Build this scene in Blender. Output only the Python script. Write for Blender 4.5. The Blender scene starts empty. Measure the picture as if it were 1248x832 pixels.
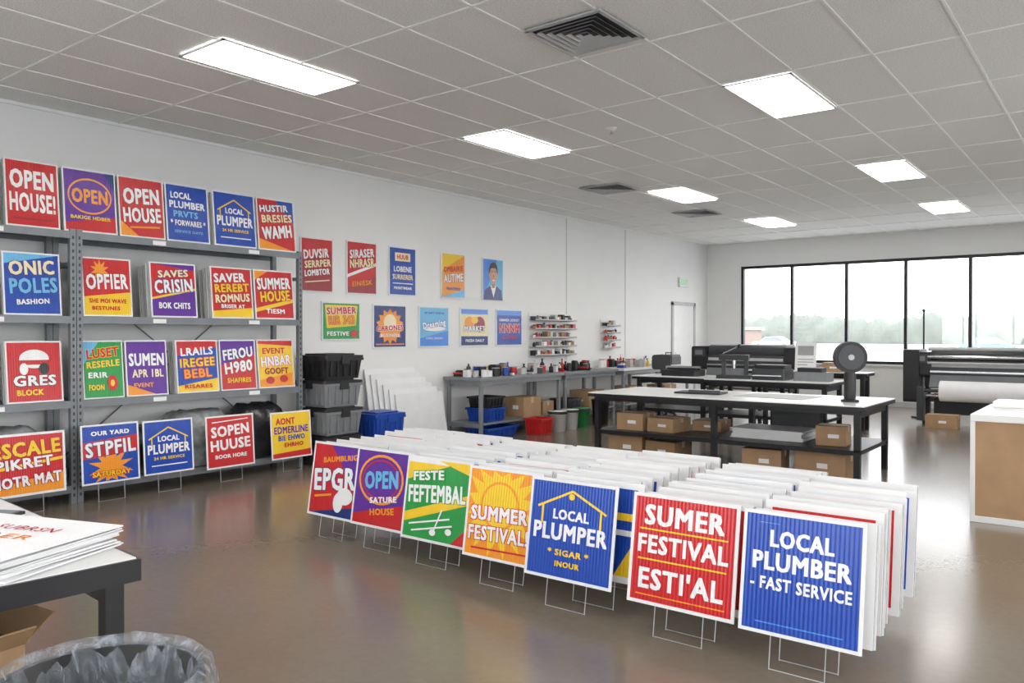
import bpy, bmesh, math, random
from mathutils import Vector, Matrix, Euler, noise as mnoise
random.seed(7)
S = bpy.context.scene
COL = S.collection

# ------------------------------------------------------------------ materials
_m = {}
def mat(name, col, rough=0.6, metal=0.0, noise=0.06, nscale=8.0, bump=0.0, bscale=60.0, emis=0, coat=0.0, rib=0.0):
    if name in _m: return _m[name]
    m = bpy.data.materials.new(name); m.use_nodes = True
    nt = m.node_tree; N = nt.nodes; L = nt.links
    b = N['Principled BSDF']
    b.inputs['Roughness'].default_value = rough
    b.inputs['Metallic'].default_value = metal
    if coat: b.inputs['Coat Weight'].default_value = coat
    tc = N.new('ShaderNodeTexCoord')
    nz = N.new('ShaderNodeTexNoise'); nz.inputs['Scale'].default_value = nscale; nz.inputs['Detail'].default_value = 3
    L.new(tc.outputs['Object'], nz.inputs['Vector'])
    cr = N.new('ShaderNodeValToRGB')
    a = [max(0, c*(1-noise)) for c in col[:3]]; c2 = [min(1, c*(1+noise)) for c in col[:3]]
    cr.color_ramp.elements[0].color = (*a, 1); cr.color_ramp.elements[1].color = (*c2, 1)
    cr.color_ramp.elements[0].position = .3; cr.color_ramp.elements[1].position = .7
    L.new(nz.outputs['Fac'], cr.inputs['Fac']); L.new(cr.outputs['Color'], b.inputs['Base Color'])
    if bump:
        n2 = N.new('ShaderNodeTexNoise'); n2.inputs['Scale'].default_value = bscale; n2.inputs['Detail'].default_value = 4
        L.new(tc.outputs['Object'], n2.inputs['Vector'])
        bp = N.new('ShaderNodeBump'); bp.inputs['Strength'].default_value = bump; bp.inputs['Distance'].default_value = .01
        L.new(n2.outputs['Fac'], bp.inputs['Height']); L.new(bp.outputs['Normal'], b.inputs['Normal'])
    if rib:
        w = N.new('ShaderNodeTexWave'); w.bands_direction = 'X'; w.inputs['Scale'].default_value = 16
        L.new(tc.outputs['Object'], w.inputs['Vector'])
        bp = N.new('ShaderNodeBump'); bp.inputs['Strength'].default_value = rib; bp.inputs['Distance'].default_value = .004
        L.new(w.outputs['Fac'], bp.inputs['Height']); L.new(bp.outputs['Normal'], b.inputs['Normal'])
    if emis:
        b.inputs['Emission Color'].default_value = (*col[:3], 1); b.inputs['Emission Strength'].default_value = emis
    _m[name] = m
    return m

C = dict(red=(.56,.012,.016), blue=(.006,.06,.4), yellow=(.88,.57,.015), orange=(.87,.3,.015), green=(.012,.31,.05),
         purple=(.11,.018,.3), navy=(.01,.03,.18), white=(.84,.84,.84), ltblue=(.14,.46,.75), maroon=(.34,.01,.022),
         black=(.02,.02,.02), skin=(.58,.33,.23), skin2=(.42,.2,.13), hair=(.04,.02,.015), cream=(.85,.72,.45), grey=(.35,.35,.36), sky=(.06,.25,.75))
def ink(c): return mat('print_'+c, C[c], .26, noise=.04, rib=.4)

M_wall = mat('wall_paint', (.83,.83,.82), .7, noise=.012, nscale=2, bump=.05, bscale=150)
M_trim = mat('trim_paint', (.58,.58,.57), .5)
M_steel = mat('shelf_steel', (.20,.215,.23), .42, .35, bump=.03)
M_steeld = mat('shelf_slot', (.04,.04,.045), .6)
M_bench = mat('bench_steel', (.25,.265,.28), .45, .3)
M_black = mat('black_powdercoat', (.010,.010,.012), .4)
M_blackp = mat('black_plastic', (.016,.016,.018), .45)
M_dgrey = mat('dark_grey_plastic', (.045,.05,.055), .4)
M_grey = mat('mid_grey_plastic', (.2,.21,.22), .45)
M_lgrey = mat('light_grey_plastic', (.5,.5,.5), .5)
M_whitep = mat('white_laminate', (.8,.8,.79), .3, noise=.02)
M_board = mat('coroplast_white', (.8,.8,.8), .5, noise=.03)
M_boardedge = mat('coroplast_edge', (.55,.55,.54), .6, noise=.1, nscale=40)
M_wire = mat('stake_wire', (.45,.45,.46), .3, .9)
M_card = mat('cardboard', (.40,.25,.135), .8, noise=.1, nscale=5, bump=.05)
M_cardd = mat('cardboard_dark', (.31,.185,.1), .8, noise=.1)
M_tape = mat('packing_tape', (.55,.42,.26), .3)
M_blue = mat('blue_plastic', (.01,.06,.35), .4)
M_red = mat('red_plastic', (.55,.02,.02), .4)
M_yel = mat('yellow_plastic', (.8,.5,.03), .4)
M_grn = mat('green_plastic', (.03,.3,.08), .4)
M_chrome = mat('chrome', (.6,.6,.62), .2, 1)
M_paper = mat('paper', (.84,.84,.85), .7, noise=.02)

# ------------------------------------------------------------------ mesh builder
class B:
    def __init__(s): s.v=[]; s.f=[]; s.mi=[]; s.ms=[]; s.sm=[]
    def m(s, mt):
        if mt not in s.ms: s.ms.append(mt)
        return s.ms.index(mt)
    def add(s, vs, fs, mt, M=None, smooth=False):
        o=len(s.v); k=s.m(mt)
        for p in vs:
            p=Vector(p)
            if M is not None: p=M@p
            s.v.append(p)
        for f in fs:
            s.f.append([o+i for i in f]); s.mi.append(k); s.sm.append(smooth)
    def box(s, a, b, mt, M=None):
        x0,y0,z0=[min(a[i],b[i]) for i in range(3)]; x1,y1,z1=[max(a[i],b[i]) for i in range(3)]
        vs=[(x0,y0,z0),(x1,y0,z0),(x1,y1,z0),(x0,y1,z0),(x0,y0,z1),(x1,y0,z1),(x1,y1,z1),(x0,y1,z1)]
        s.add(vs,[(0,3,2,1),(4,5,6,7),(0,1,5,4),(1,2,6,5),(2,3,7,6),(3,0,4,7)],mt,M)
    def rbox(s, a, b, r, mt, M=None, axis='z', n=4):
        lo=[min(a[i],b[i]) for i in range(3)]; hi=[max(a[i],b[i]) for i in range(3)]
        ax='xyz'.index(axis); u,w=[i for i in range(3) if i!=ax]
        if ax==1: u,w=2,0
        elif ax==0: u,w=1,2
        pts=[]
        for cx,cy,a0 in ((hi[u]-r,hi[w]-r,0),(lo[u]+r,hi[w]-r,90),(lo[u]+r,lo[w]+r,180),(hi[u]-r,lo[w]+r,270)):
            for k in range(n+1):
                t=math.radians(a0+90*k/n); pts.append((cx+r*math.cos(t),cy+r*math.sin(t)))
        vs=[]
        for h in (lo[ax],hi[ax]):
            for p in pts:
                q=[0,0,0]; q[u]=p[0]; q[w]=p[1]; q[ax]=h; vs.append(q)
        k=len(pts)
        fs=[tuple(range(k-1,-1,-1)),tuple(range(k,2*k))]+[(i,(i+1)%k,k+(i+1)%k,k+i) for i in range(k)]
        s.add(vs,fs,mt,M)
    def cyl(s, p0, p1, r, mt, n=12, r2=None, M=None, cap=True):
        p0=Vector(p0);p1=Vector(p1); d=(p1-p0).normalized()
        a=d.orthogonal().normalized(); b=d.cross(a); r2=r if r2 is None else r2
        vs=[p0+(a*math.cos(2*math.pi*i/n)+b*math.sin(2*math.pi*i/n))*r for i in range(n)]
        vs+=[p1+(a*math.cos(2*math.pi*i/n)+b*math.sin(2*math.pi*i/n))*r2 for i in range(n)]
        s.add(vs,[(i,(i+1)%n,n+(i+1)%n,n+i) for i in range(n)],mt,M,True)
        if cap: s.add(vs,[tuple(range(n-1,-1,-1)),tuple(range(n,2*n))],mt,M)
    def lathe(s, prof, mt, n=24, c=(0,0,0), M=None):
        vs=[]
        for r,z in prof:
            for i in range(n):
                t=2*math.pi*i/n; vs.append((c[0]+r*math.cos(t),c[1]+r*math.sin(t),c[2]+z))
        fs=[(j*n+i,j*n+(i+1)%n,(j+1)*n+(i+1)%n,(j+1)*n+i) for j in range(len(prof)-1) for i in range(n)]
        s.add(vs,fs,mt,M,True)
    def ball(s,c,r,mt,sc=(1,1,1),n=12):
        prof=[(max(1e-4,math.sin(math.pi*k/8))*r, -math.cos(math.pi*k/8)*r) for k in range(9)]
        M=Matrix.Translation(c)@Matrix.Diagonal((*sc,1)); s.lathe(prof,mt,n,M=M)
    def obj(s, name, loc=(0,0,0), rot=(0,0,0), bevel=0, parent=None):
        me=bpy.data.meshes.new(name); me.from_pydata([tuple(p) for p in s.v],[],s.f)
        for mt in s.ms: me.materials.append(mt)
        me.polygons.foreach_set('material_index',s.mi); me.polygons.foreach_set('use_smooth',s.sm); me.update()
        o=bpy.data.objects.new(name,me); COL.objects.link(o)
        o.location=loc; o.rotation_euler=rot
        if bevel:
            bm=o.modifiers.new('bev','BEVEL'); bm.width=bevel; bm.segments=2; bm.limit_method='ANGLE'
        if parent: o.parent=parent
        return o

# ------------------------------------------------------------------ text
_tx={}
def textmesh(t):
    if t in _tx: return _tx[t]
    cu=bpy.data.curves.new('t','FONT'); cu.body=t; cu.size=1; cu.offset=0; cu.resolution_u=2; cu.space_character=1.1
    ob=bpy.data.objects.new('t',cu); COL.objects.link(ob)
    dg=bpy.context.evaluated_depsgraph_get(); dg.update()
    me=bpy.data.meshes.new_from_object(ob.evaluated_get(dg))
    vs=[(v.co.x,v.co.y) for v in me.vertices]; fs=[tuple(p.vertices) for p in me.polygons]
    bpy.data.objects.remove(ob); bpy.data.curves.remove(cu); bpy.data.meshes.remove(me)
    x0=min(v[0] for v in vs);x1=max(v[0] for v in vs);y0=min(v[1] for v in vs);y1=max(v[1] for v in vs)
    vs=[((v[0]-x0)/(x1-x0)-.5,(v[1]-y0)/(y1-y0)-.5) for v in vs]
    _tx[t]=(vs,fs); return _tx[t]

def draw(bd, w, h, z0, spec, yf, M=None, mg=.03):
    """print artwork on the front face (local -Y) of a board, unit coords 0..1"""
    lay=[0]
    iw=w*(1-2*mg); ih=h-2*mg*w
    def P(x,y): return (-iw/2+x*iw, yf-.0004*lay[0], z0+mg*w+y*ih)
    def poly(pts,c): lay[0]+=1; bd.add([P(*p) for p in pts],[tuple(range(len(pts)))],ink(c),M)
    def txt(t,cx,cy,tw,th,c,rot=0,sh=None):
        vs,fs=textmesh(t)
        ex=.062*tw/max(4,len(t)); ey=.035*th
        def put(dx,dy,col):
            r=math.radians(rot); out=[]; lay[0]+=.5
            for x,y in vs:
                X=x*(tw-2*ex); Y=y*(th-2*ey); X2=X*math.cos(r)-Y*math.sin(r); Y2=X*math.sin(r)+Y*math.cos(r)
                out.append(P(cx+X2+dx,cy+Y2+dy))
            bd.add(out,fs,ink(col),M)
        if sh:
            for a,c_ in ((1,-1),(-1,1),(1,1),(-1,-1)): put(a*(ex+.009),c_*(ey+.009),sh)
        for a,c_ in ((1,1),(-1,1),(1,-1),(-1,-1),(0,0)): put(a*ex,c_*ey,c)
    for q in spec:
        k=q[0]
        if k=='bg': poly([(0,0),(1,0),(1,1),(0,1)],q[1])
        elif k=='p': poly(q[1],q[2])
        elif k=='r': poly([(q[1],q[2]),(q[3],q[2]),(q[3],q[4]),(q[1],q[4])],q[5])
        elif k=='t': txt(*q[1:])
        elif k=='l':
            x0,y0,x1,y1,t,c=q[1:]; d=math.hypot(x1-x0,y1-y0); nx=-(y1-y0)/d*t/2; ny=(x1-x0)/d*t/2
            poly([(x0-nx,y0-ny),(x1-nx,y1-ny),(x1+nx,y1+ny),(x0+nx,y0+ny)],c)
        elif k=='d':
            cx,cy,rx,ry,c=q[1:]; poly([(cx+rx*math.cos(a*math.pi/12),cy+ry*math.sin(a*math.pi/12)) for a in range(24)],c)
        elif k=='sun':
            cx,cy,r0,r1,n,c=q[1:]
            lay[0]+=1
            pts=[(cx+(r1 if i%2 else r0)*math.cos(i*math.pi/n),cy+(r1 if i%2 else r0)*math.sin(i*math.pi/n)) for i in range(2*n)]
            pts=[(min(1,max(0,a)),min(1,max(0,b))) for a,b in pts]
            for i in range(2*n): 
                a,b=pts[i],pts[(i+1)%(2*n)]
                bd.add([P(cx,cy),P(*a),P(*b)],[(0,1,2)],ink(c),M)
        elif k=='ring':
            cx,cy,rx,ry,t,c=q[1:]; lay[0]+=1; n=28
            A=[P(cx+rx*math.cos(2*math.pi*i/n),cy+ry*math.sin(2*math.pi*i/n)) for i in range(n)]
            Bp=[P(cx+(rx-t)*math.cos(2*math.pi*i/n),cy+(ry-t)*math.sin(2*math.pi*i/n)) for i in range(n)]
            bd.add(A+Bp,[(i,(i+1)%n,n+(i+1)%n,n+i) for i in range(n)],ink(c),M)
        elif k=='house':
            cx,cy,hw,hh,t,c=q[1:]
            for a in [(cx-hw,cy,cx,cy+hh),(cx,cy+hh,cx+hw,cy),(cx-hw*.85,cy+hh*.1,cx-hw*.85,cy-hh*.9),(cx+hw*.85,cy-hh*.9,cx+hw*.85,cy+hh*.1)]:
                x0,y0,x1,y1=a; d=math.hypot(x1-x0,y1-y0); nx=-(y1-y0)/d*t/2; ny=(x1-x0)/d*t/2
                poly([(x0-nx,y0-ny),(x1-nx,y1-ny),(x1+nx,y1+ny),(x0+nx,y0+ny)],c)

T=lambda *a: ('t',*a)
D={}
D['plumber_fast']=[('bg','blue'),T('LOCAL',.5,.80,.56,.15,'white'),T('PLUMBER',.5,.60,.86,.16,'white'),T('- FAST SERVICE',.5,.41,.88,.11,'white'),('l',.12,.07,.88,.07,.012,'sky'),('l',.12,.93,.3,.93,.008,'sky')]
D['sumer_red']=[('bg','red'),T('SUMER',.5,.83,.8,.2,'white'),T('FESTIVAL',.5,.55,.9,.18,'white'),T("ESTI'AL",.5,.22,.84,.21,'white'),('l',.06,.69,.94,.69,.015,'yellow'),('l',.06,.4,.94,.4,.015,'yellow'),('l',.06,.06,.94,.06,.012,'orange')]
D['plumper']=[('bg','blue'),('house',.5,.72,.42,.2,.025,'yellow'),T('LOCAL',.5,.66,.44,.11,'white'),T('PLUMPER',.5,.47,.9,.18,'white'),T('* SIGAR *',.5,.26,.5,.07,'yellow'),T('INOUR',.5,.14,.3,.06,'yellow'),('d',.5,.86,.035,.035,'yellow')]
D['summer_orange']=[('bg','orange'),('sun',.46,.58,.36,.6,16,'yellow'),('d',.46,.6,.28,.28,'orange'),('d',.46,.6,.25,.25,'yellow'),T('SUMMER',.46,.5,.82,.17,'white',2,'red'),T('FESTIVAL!',.47,.27,.86,.17,'white',2,'red'),('l',.1,.08,.9,.1,.02,'red')]
D['green_fest']=[('bg','green'),('p',[(0,1),(0,.72),(.8,1)],'white'),('p',[(0,.95),(0,.72),(.68,.95)],'yellow'),('p',[(.5,1),(1,1),(1,.86)],'yellow'),('p',[(0,.3),(1,.62),(1,.5),(0,.18)],'yellow'),T('FEFTEMBAL',.5,.58,.92,.22,'white',5,'green'),T('FESTE',.35,.8,.5,.12,'white',7,'green'),('l',.1,.16,.75,.3,.02,'white'),('l',.15,.08,.8,.22,.02,'white'),('l',.5,.08,.62,.4,.02,'white'),('d',.5,.1,.05,.04,'white'),('d',.75,.14,.05,.04,'white'),('p',[(.8,0),(1,0),(1,.2)],'red')]
D['open_purple']=[('bg','purple'),('p',[(0,0),(1,0),(1,.34),(0,.12)],'red'),('ring',.47,.62,.42,.34,.035,'orange'),('ring',.47,.62,.35,.27,.02,'red'),T('OPEN',.48,.62,.62,.24,'ltblue',6),T('SATURE',.55,.36,.5,.08,'white',8),T('HOUSE',.55,.2,.45,.09,'orange',8)]
D['epgr']=[('bg','red'),('p',[(.35,1),(1,1),(1,.3)],'purple'),('p',[(0,0),(1,0),(1,.18)],'navy'),T('BAUMBLRIG',.55,.82,.7,.08,'orange',8),T('EPGR',.47,.52,.84,.32,'white',6,'navy'),('d',.72,.3,.16,.12,'white'),('d',.6,.2,.1,.14,'white'),('l',.1,.24,.45,.3,.03,'orange')]
D['open_house']=[('bg','red'),T('OPEN',.5,.72,.86,.3,'white'),T('HOUSE!',.5,.36,.9,.3,'white'),('l',.1,.1,.9,.1,.025,'maroon')]
D['open_house_y']=[('bg','red'),('p',[(0,0),(.4,0),(0,.25)],'orange'),T('OPEN',.5,.7,.84,.28,'white',3,'maroon'),T('HOUSE',.5,.37,.88,.26,'white',3,'maroon'),('l',.2,.14,.9,.18,.03,'orange')]
D['open_neon']=[('bg','purple'),('p',[(0,0),(1,0),(1,.26),(0,.12)],'red'),('ring',.5,.58,.44,.3,.03,'orange'),T('OPEN',.5,.58,.72,.24,'orange'),T('BAKIGE HDBER',.5,.22,.8,.06,'yellow'),('p',[(.8,1),(1,1),(1,.7)],'navy')]
D['plumber_list']=[('bg','blue'),T('LOCAL',.35,.82,.5,.12,'white'),T('PLUMBER',.5,.65,.88,.13,'white'),T('PRVTS',.45,.48,.6,.12,'ltblue'),T('* FORWARES *',.5,.32,.86,.11,'white'),T('SERVICE DAYS',.5,.16,.7,.05,'ltblue')]
D['plumber_house']=[('bg','blue'),('house',.5,.66,.42,.22,.025,'yellow'),T('LOCAL',.5,.66,.46,.11,'white'),T('PLUMPER',.5,.46,.9,.19,'white'),T('24 HR SERVICE',.5,.28,.66,.06,'yellow'),('l',.12,.14,.88,.14,.02,'white')]
D['warriun']=[('bg','red'),('p',[(.5,1),(1,1),(1,.55)],'blue'),('p',[(0,0),(.9,0),(0,.2)],'orange'),T('HUSTIR',.45,.83,.8,.14,'white',5,'navy'),T('BRESIES',.52,.63,.86,.16,'cream',5,'maroon'),T('WAMH',.5,.35,.84,.26,'white',7,'maroon')]
D['onic']=[('bg','blue'),('p',[(0,1),(0,.82),(1,1)],'ltblue'),T('ONIC',.5,.77,.84,.24,'cream',3,'navy'),T('POLES',.52,.47,.88,.26,'ltblue',3,'navy'),T('BASHION',.5,.2,.6,.09,'white',3)]
D['opfier']=[('bg','yellow'),('p',[(0,.32),(1,.42),(1,1),(0,1)],'red'),('sun',.35,.8,.1,.2,10,'orange'),T('OPFIER',.5,.6,.9,.28,'white',2,'maroon'),T('SHE MOI WAVE',.5,.25,.8,.08,'red'),T('BESTUNES',.45,.12,.6,.07,'red')]
D['crisin']=[('bg','purple'),('p',[(0,.35),(1,.55),(1,.9),(0,1)],'red'),('l',0,.33,1,.53,.04,'yellow'),T('SAVES',.5,.82,.7,.14,'cream',4,'navy'),T('CRISIN',.5,.58,.88,.26,'white',4,'navy'),T('BOK CHITS',.5,.2,.72,.12,'white')]
D['saver']=[('bg','red'),('p',[(0,0),(1,0),(1,.2),(0,.12)],'yellow'),T('SAVER',.45,.81,.8,.19,'white',3,'maroon'),T('REREBT',.5,.6,.88,.17,'yellow',3,'maroon'),T('ROMNUS',.5,.39,.88,.17,'cream',3,'maroon'),T('BRISER AT',.5,.22,.6,.08,'white')]
D['summer_house']=[('bg','red'),('p',[(0,.2),(1,.42),(1,.34),(0,.12)],'yellow'),('p',[(0,1),(.35,1),(0,.8)],'orange'),T('SUMMER',.5,.74,.9,.25,'white',3,'maroon'),T('HOUSE',.52,.47,.8,.23,'yellow',4,'maroon'),T('TIESM',.5,.14,.5,.1,'white')]
D['bbq']=[('bg','red'),('d',.5,.72,.28,.16,'white'),('r',.22,.62,.78,.7,'red'),('d',.3,.55,.08,.1,'white'),('d',.68,.55,.1,.1,'black'),T('GRES',.5,.35,.8,.18,'white',0,'black'),T('BLOCK',.4,.15,.5,.1,'yellow')]
D['green_sale']=[('bg','green'),('p',[(0,1),(.4,1),(0,.6)],'ltblue'),T('LUSET',.5,.8,.84,.17,'red',4,'yellow'),T('RESERLE',.5,.6,.86,.12,'yellow',3),('d',.72,.25,.14,.14,'red'),('d',.72,.25,.06,.06,'yellow'),T('ERIR',.35,.4,.5,.1,'white'),T('FOON',.3,.18,.4,.1,'yellow')]
D['sumen']=[('bg','purple'),('p',[(0,0),(.7,0),(0,.2)],'orange'),T('SUMEN',.5,.66,.9,.24,'white'),T('APR 1BL',.52,.4,.8,.15,'cream'),T('EVENT',.4,.18,.5,.08,'orange')]
D['ltails']=[('bg','blue'),('p',[(0,.72),(1,.88),(1,1),(0,1)],'red'),('p',[(0,0),(1,0),(1,.25),(0,.12)],'yellow'),T('LRAILS',.5,.8,.82,.16,'white',2),T('IREGEE',.5,.58,.88,.18,'yellow',2,'red'),T('BEBL',.5,.36,.7,.18,'orange',2,'red'),T('RISARES',.5,.1,.7,.08,'red')]
D['ferou']=[('bg','red'),('p',[(0,.5),(1,.75),(1,1),(0,1)],'purple'),T('FEROU',.5,.74,.88,.22,'white',5,'navy'),T('H980',.5,.46,.82,.24,'white',5,'maroon'),T('SHAFIRES',.5,.18,.7,.1,'yellow')]
D['yellow_red']=[('bg','yellow'),('p',[(0,0),(1,0),(1,.3),(0,.15)],'orange'),('p',[(0,1),(1,1),(1,.88),(0,.94)],'red'),T('EVENT',.45,.78,.66,.13,'red'),T('HNBAR',.5,.56,.88,.22,'white',3,'red'),T('GOOFT',.5,.34,.7,.14,'maroon'),('d',.3,.14,.12,.08,'red'),('d',.7,.16,.12,.08,'red')]
D['escape']=[('bg','red'),('p',[(0,0),(1,0),(1,.32),(0,.12)],'orange'),('l',0,.42,1,.56,.05,'yellow'),T('ESCALE',.55,.77,.84,.26,'yellow',3,'maroon'),T('PIKRET',.52,.52,.7,.18,'white',3,'maroon'),T('MOTR MAT',.54,.22,.86,.19,'white',3,'maroon')]
D['stpfil']=[('bg','blue'),('sun',.5,.25,.2,.42,12,'orange'),('p',[(0,.42),(1,.5),(1,.8),(0,.72)],'red'),T('OUR YARD',.5,.87,.7,.08,'white'),T('STPFIL',.5,.6,.92,.26,'white',3,'navy'),T('SATURDAY',.5,.14,.7,.09,'yellow',0,'red')]
D['sopen']=[('bg','red'),T('SOPEN',.5,.72,.84,.22,'white',3),T('HUUSE',.5,.44,.88,.22,'white',2),T('BOOR HORE',.5,.2,.7,.08,'white'),('l',.1,.9,.9,.94,.02,'white')]
D['yellow_evt']=[('bg','yellow'),('p',[(0,0),(1,0),(1,.14),(0,.1)],'red'),T('AONT',.35,.82,.5,.15,'red'),T('EDMERLINE',.5,.62,.9,.16,'purple'),T('BIE EHWO',.5,.44,.7,.12,'blue'),T('EHRHO',.55,.28,.5,.1,'red')]
D['maroon_w']=[('bg','maroon'),('p',[(0,.62),(1,.8),(1,1),(0,1)],'red'),T('DUVSIR',.47,.72,.82,.18,'white',5),T('SERRPER',.52,.53,.86,.14,'cream',5),T('LOMBTOR',.5,.36,.82,.12,'white',5),('l',.1,.16,.9,.22,.02,'cream')]
D['red_sir']=[('bg','red'),('p',[(0,0),(1,0),(1,.36),(0,.1)],'maroon'),('p',[(0,.36),(1,.62),(1,.56),(0,.3)],'white'),T('SIRASER',.5,.79,.86,.17,'white',5,'maroon'),T('NHRASR',.5,.6,.86,.17,'cream',5,'maroon'),T('EINIESK',.5,.2,.7,.1,'orange',5)]
D['blue_hub']=[('bg','blue'),('r',.2,.72,.8,.9,'cream'),T('HUUB',.5,.81,.44,.1,'red'),T('LOBENE',.5,.55,.7,.12,'white'),T('SURRERER',.5,.38,.8,.11,'cream'),('l',.1,.24,.9,.24,.02,'white'),T('PRINTWEAR',.5,.14,.7,.06,'white')]
D['orange_one']=[('bg','orange'),('p',[(0,1),(0,.6),(1,1)],'yellow'),('p',[(0,0),(1,0),(1,.2)],'ltblue'),T('OMBAIRIE',.5,.66,.86,.13,'red',4),T('AUTIME',.5,.45,.86,.2,'white',4,'maroon'),T('FUNTIMES',.5,.2,.6,.06,'blue')]
D['portrait']=[('bg','sky'),('p',[(0,0),(1,0),(1,1),(.7,1)],'ltblue'),('p',[(.02,0),(.98,0),(.93,.24),(.66,.36),(.36,.36),(.08,.24)],'navy'),('p',[(.36,.36),(.66,.36),(.52,.06)],'white'),('r',.43,.3,.59,.46,'skin2'),('d',.51,.72,.225,.2,'hair'),('d',.51,.61,.19,.225,'skin'),('d',.315,.61,.03,.05,'skin'),('d',.705,.61,.03,.05,'skin'),('p',[(.31,.70),(.33,.86),(.45,.93),(.6,.93),(.7,.85),(.71,.70),(.64,.79),(.38,.79)],'hair'),('d',.43,.655,.04,.018,'white'),('d',.59,.655,.04,.018,'white'),('d',.43,.655,.018,.018,'hair'),('d',.59,.655,.018,.018,'hair'),('l',.38,.7,.47,.71,.015,'hair'),('l',.55,.71,.64,.7,.015,'hair'),('p',[(.495,.63),(.525,.63),(.55,.56),(.47,.56)],'skin2'),('p',[(.42,.51),(.6,.51),(.55,.47),(.47,.47)],'white'),('l',.41,.515,.61,.515,.012,'maroon')]
D['green_yel']=[('bg','green'),('p',[(.1,.3),(.9,.38),(.95,.95),(.05,.95)],'yellow'),T('SUMBER',.5,.8,.82,.2,'red',3,'white'),T('RIR 343',.5,.53,.7,.24,'orange',3,'maroon'),T('FESTIVE',.4,.15,.6,.12,'white'),('d',.85,.15,.1,.1,'red')]
D['sun_badge']=[('bg','navy'),('sun',.5,.5,.34,.44,14,'orange'),('d',.5,.5,.34,.34,'orange'),('d',.5,.6,.2,.2,'cream'),T('CARONES',.5,.46,.84,.13,'red',3,'white'),T('BUSINESS',.5,.28,.6,.08,'white'),('l',.05,.06,.95,.06,.03,'orange')]
D['ltblue']=[('bg','ltblue'),('p',[(0,0),(1,0),(1,.4),(0,.2)],'sky'),('d',.5,.45,.4,.06,'white'),T('Dreaming',.5,.55,.8,.22,'white',8,'blue'),T('SIP SOFT COSCUE',.5,.86,.7,.05,'blue'),T('COOL DRINKS',.5,.2,.6,.05,'white')]
D['burger']=[('bg','cream'),('p',[(0,0),(1,0),(1,.25),(0,.25)],'navy'),('p',[(0,1),(1,1),(1,.86),(0,.86)],'sky'),('d',.3,.6,.18,.2,'orange'),('d',.68,.58,.2,.22,'maroon'),('d',.5,.7,.12,.1,'yellow'),T('MARKET',.5,.46,.8,.16,'white',0,'navy'),T('FRESH DAILY',.5,.13,.7,.08,'white')]
D['blue_red']=[('bg','blue'),('p',[(0,.86),(1,.86),(1,1),(0,1)],'sky'),T('OBINER LOOOT',.5,.72,.84,.08,'white'),T('NNNM',.5,.48,.84,.26,'red',0,'white'),T('COFDE',.5,.22,.6,.1,'red')]
D['green_edge']=[('bg','green'),('p',[(0,.6),(1,.8),(1,1),(0,1)],'ltblue'),T('BAYS',.5,.4,.8,.2,'white')]
D['white_red']=[('bg','white'),('r',0,.7,1,1,'blue'),T('SALE',.5,.5,.8,.2,'red')]
D['proof']=[('bg','white'),('r',.1,.55,.9,.9,'grey'),('l',.1,.4,.9,.4,.03,'grey'),('l',.1,.3,.9,.3,.03,'grey'),('l',.1,.2,.6,.2,.03,'grey')]

def wire_stake(b, w=.24, top=.2, bot=-.155, y=.003, M=None):
    r=.0028
    for sx in (-1,1):
        b.cyl((sx*w/2,y,bot),(sx*w/2,y,top),r,M_wire,6,M=M)
    b.cyl((-w/2,y,bot+.003),(w/2,y,bot+.003),r,M_wire,6,M=M)
    b.cyl((-w/2,y,.12),(w/2,y,.12),r,M_wire,6,M=M)

def sign(design, w, h, loc, rotz=0, lean=0, stake=None, name='printed_sign', thick=.006):
    b=B(); b.box((-w/2,0,0),(w/2,thick,h),M_board)
    draw(b,w,h,0,D[design],-.0002)
    if stake:
        wire_stake(b,w*.45,.2,-stake/math.cos(lean),y=thick+.004)
    return b.obj(name,loc,(-lean,0,rotz))

# ------------------------------------------------------------------ room shell
XL,XR,YF,YB,H=-8.0,3.6,-3.0,17.9,3.6
def floor_mat():
    m=bpy.data.materials.new('polished_concrete'); m.use_nodes=True; nt=m.node_tree; N=nt.nodes; L=nt.links
    b=N['Principled BSDF']; tc=N.new('ShaderNodeTexCoord')
    n1=N.new('ShaderNodeTexNoise'); n1.inputs['Scale'].default_value=.6; n1.inputs['Detail'].default_value=6; n1.inputs['Roughness'].default_value=.55
    n2=N.new('ShaderNodeTexNoise'); n2.inputs['Scale'].default_value=22; n2.inputs['Detail'].default_value=6
    L.new(tc.outputs['Object'],n1.inputs['Vector']); L.new(tc.outputs['Object'],n2.inputs['Vector'])
    cr=N.new('ShaderNodeValToRGB'); e=cr.color_ramp.elements
    e[0].position=.2; e[0].color=(.165,.132,.098,1); e[1].position=.8; e[1].color=(.215,.178,.136,1)
    L.new(n1.outputs['Fac'],cr.inputs['Fac'])
    mx=N.new('ShaderNodeMixRGB'); mx.blend_type='SOFT_LIGHT'; mx.inputs['Fac'].default_value=.12
    bw=N.new('ShaderNodeRGBToBW'); L.new(n2.outputs['Fac'],bw.inputs['Color'])
    L.new(cr.outputs['Color'],mx.inputs['Color1']); L.new(bw.outputs['Val'],mx.inputs['Color2']); L.new(mx.outputs['Color'],b.inputs['Base Color'])
    rr=N.new('ShaderNodeMapRange'); rr.inputs['To Min'].default_value=.2; rr.inputs['To Max'].default_value=.28
    L.new(n1.outputs['Fac'],rr.inputs['Value']); L.new(rr.outputs['Result'],b.inputs['Roughness'])
    bp=N.new('ShaderNodeBump'); bp.inputs['Strength'].default_value=.02; bp.inputs['Distance'].default_value=.01
    L.new(n2.outputs['Fac'],bp.inputs['Height']); L.new(bp.outputs['Normal'],b.inputs['Normal'])
    b.inputs['Coat Weight'].default_value=.35; b.inputs['Coat Roughness'].default_value=.15
    return m
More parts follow.
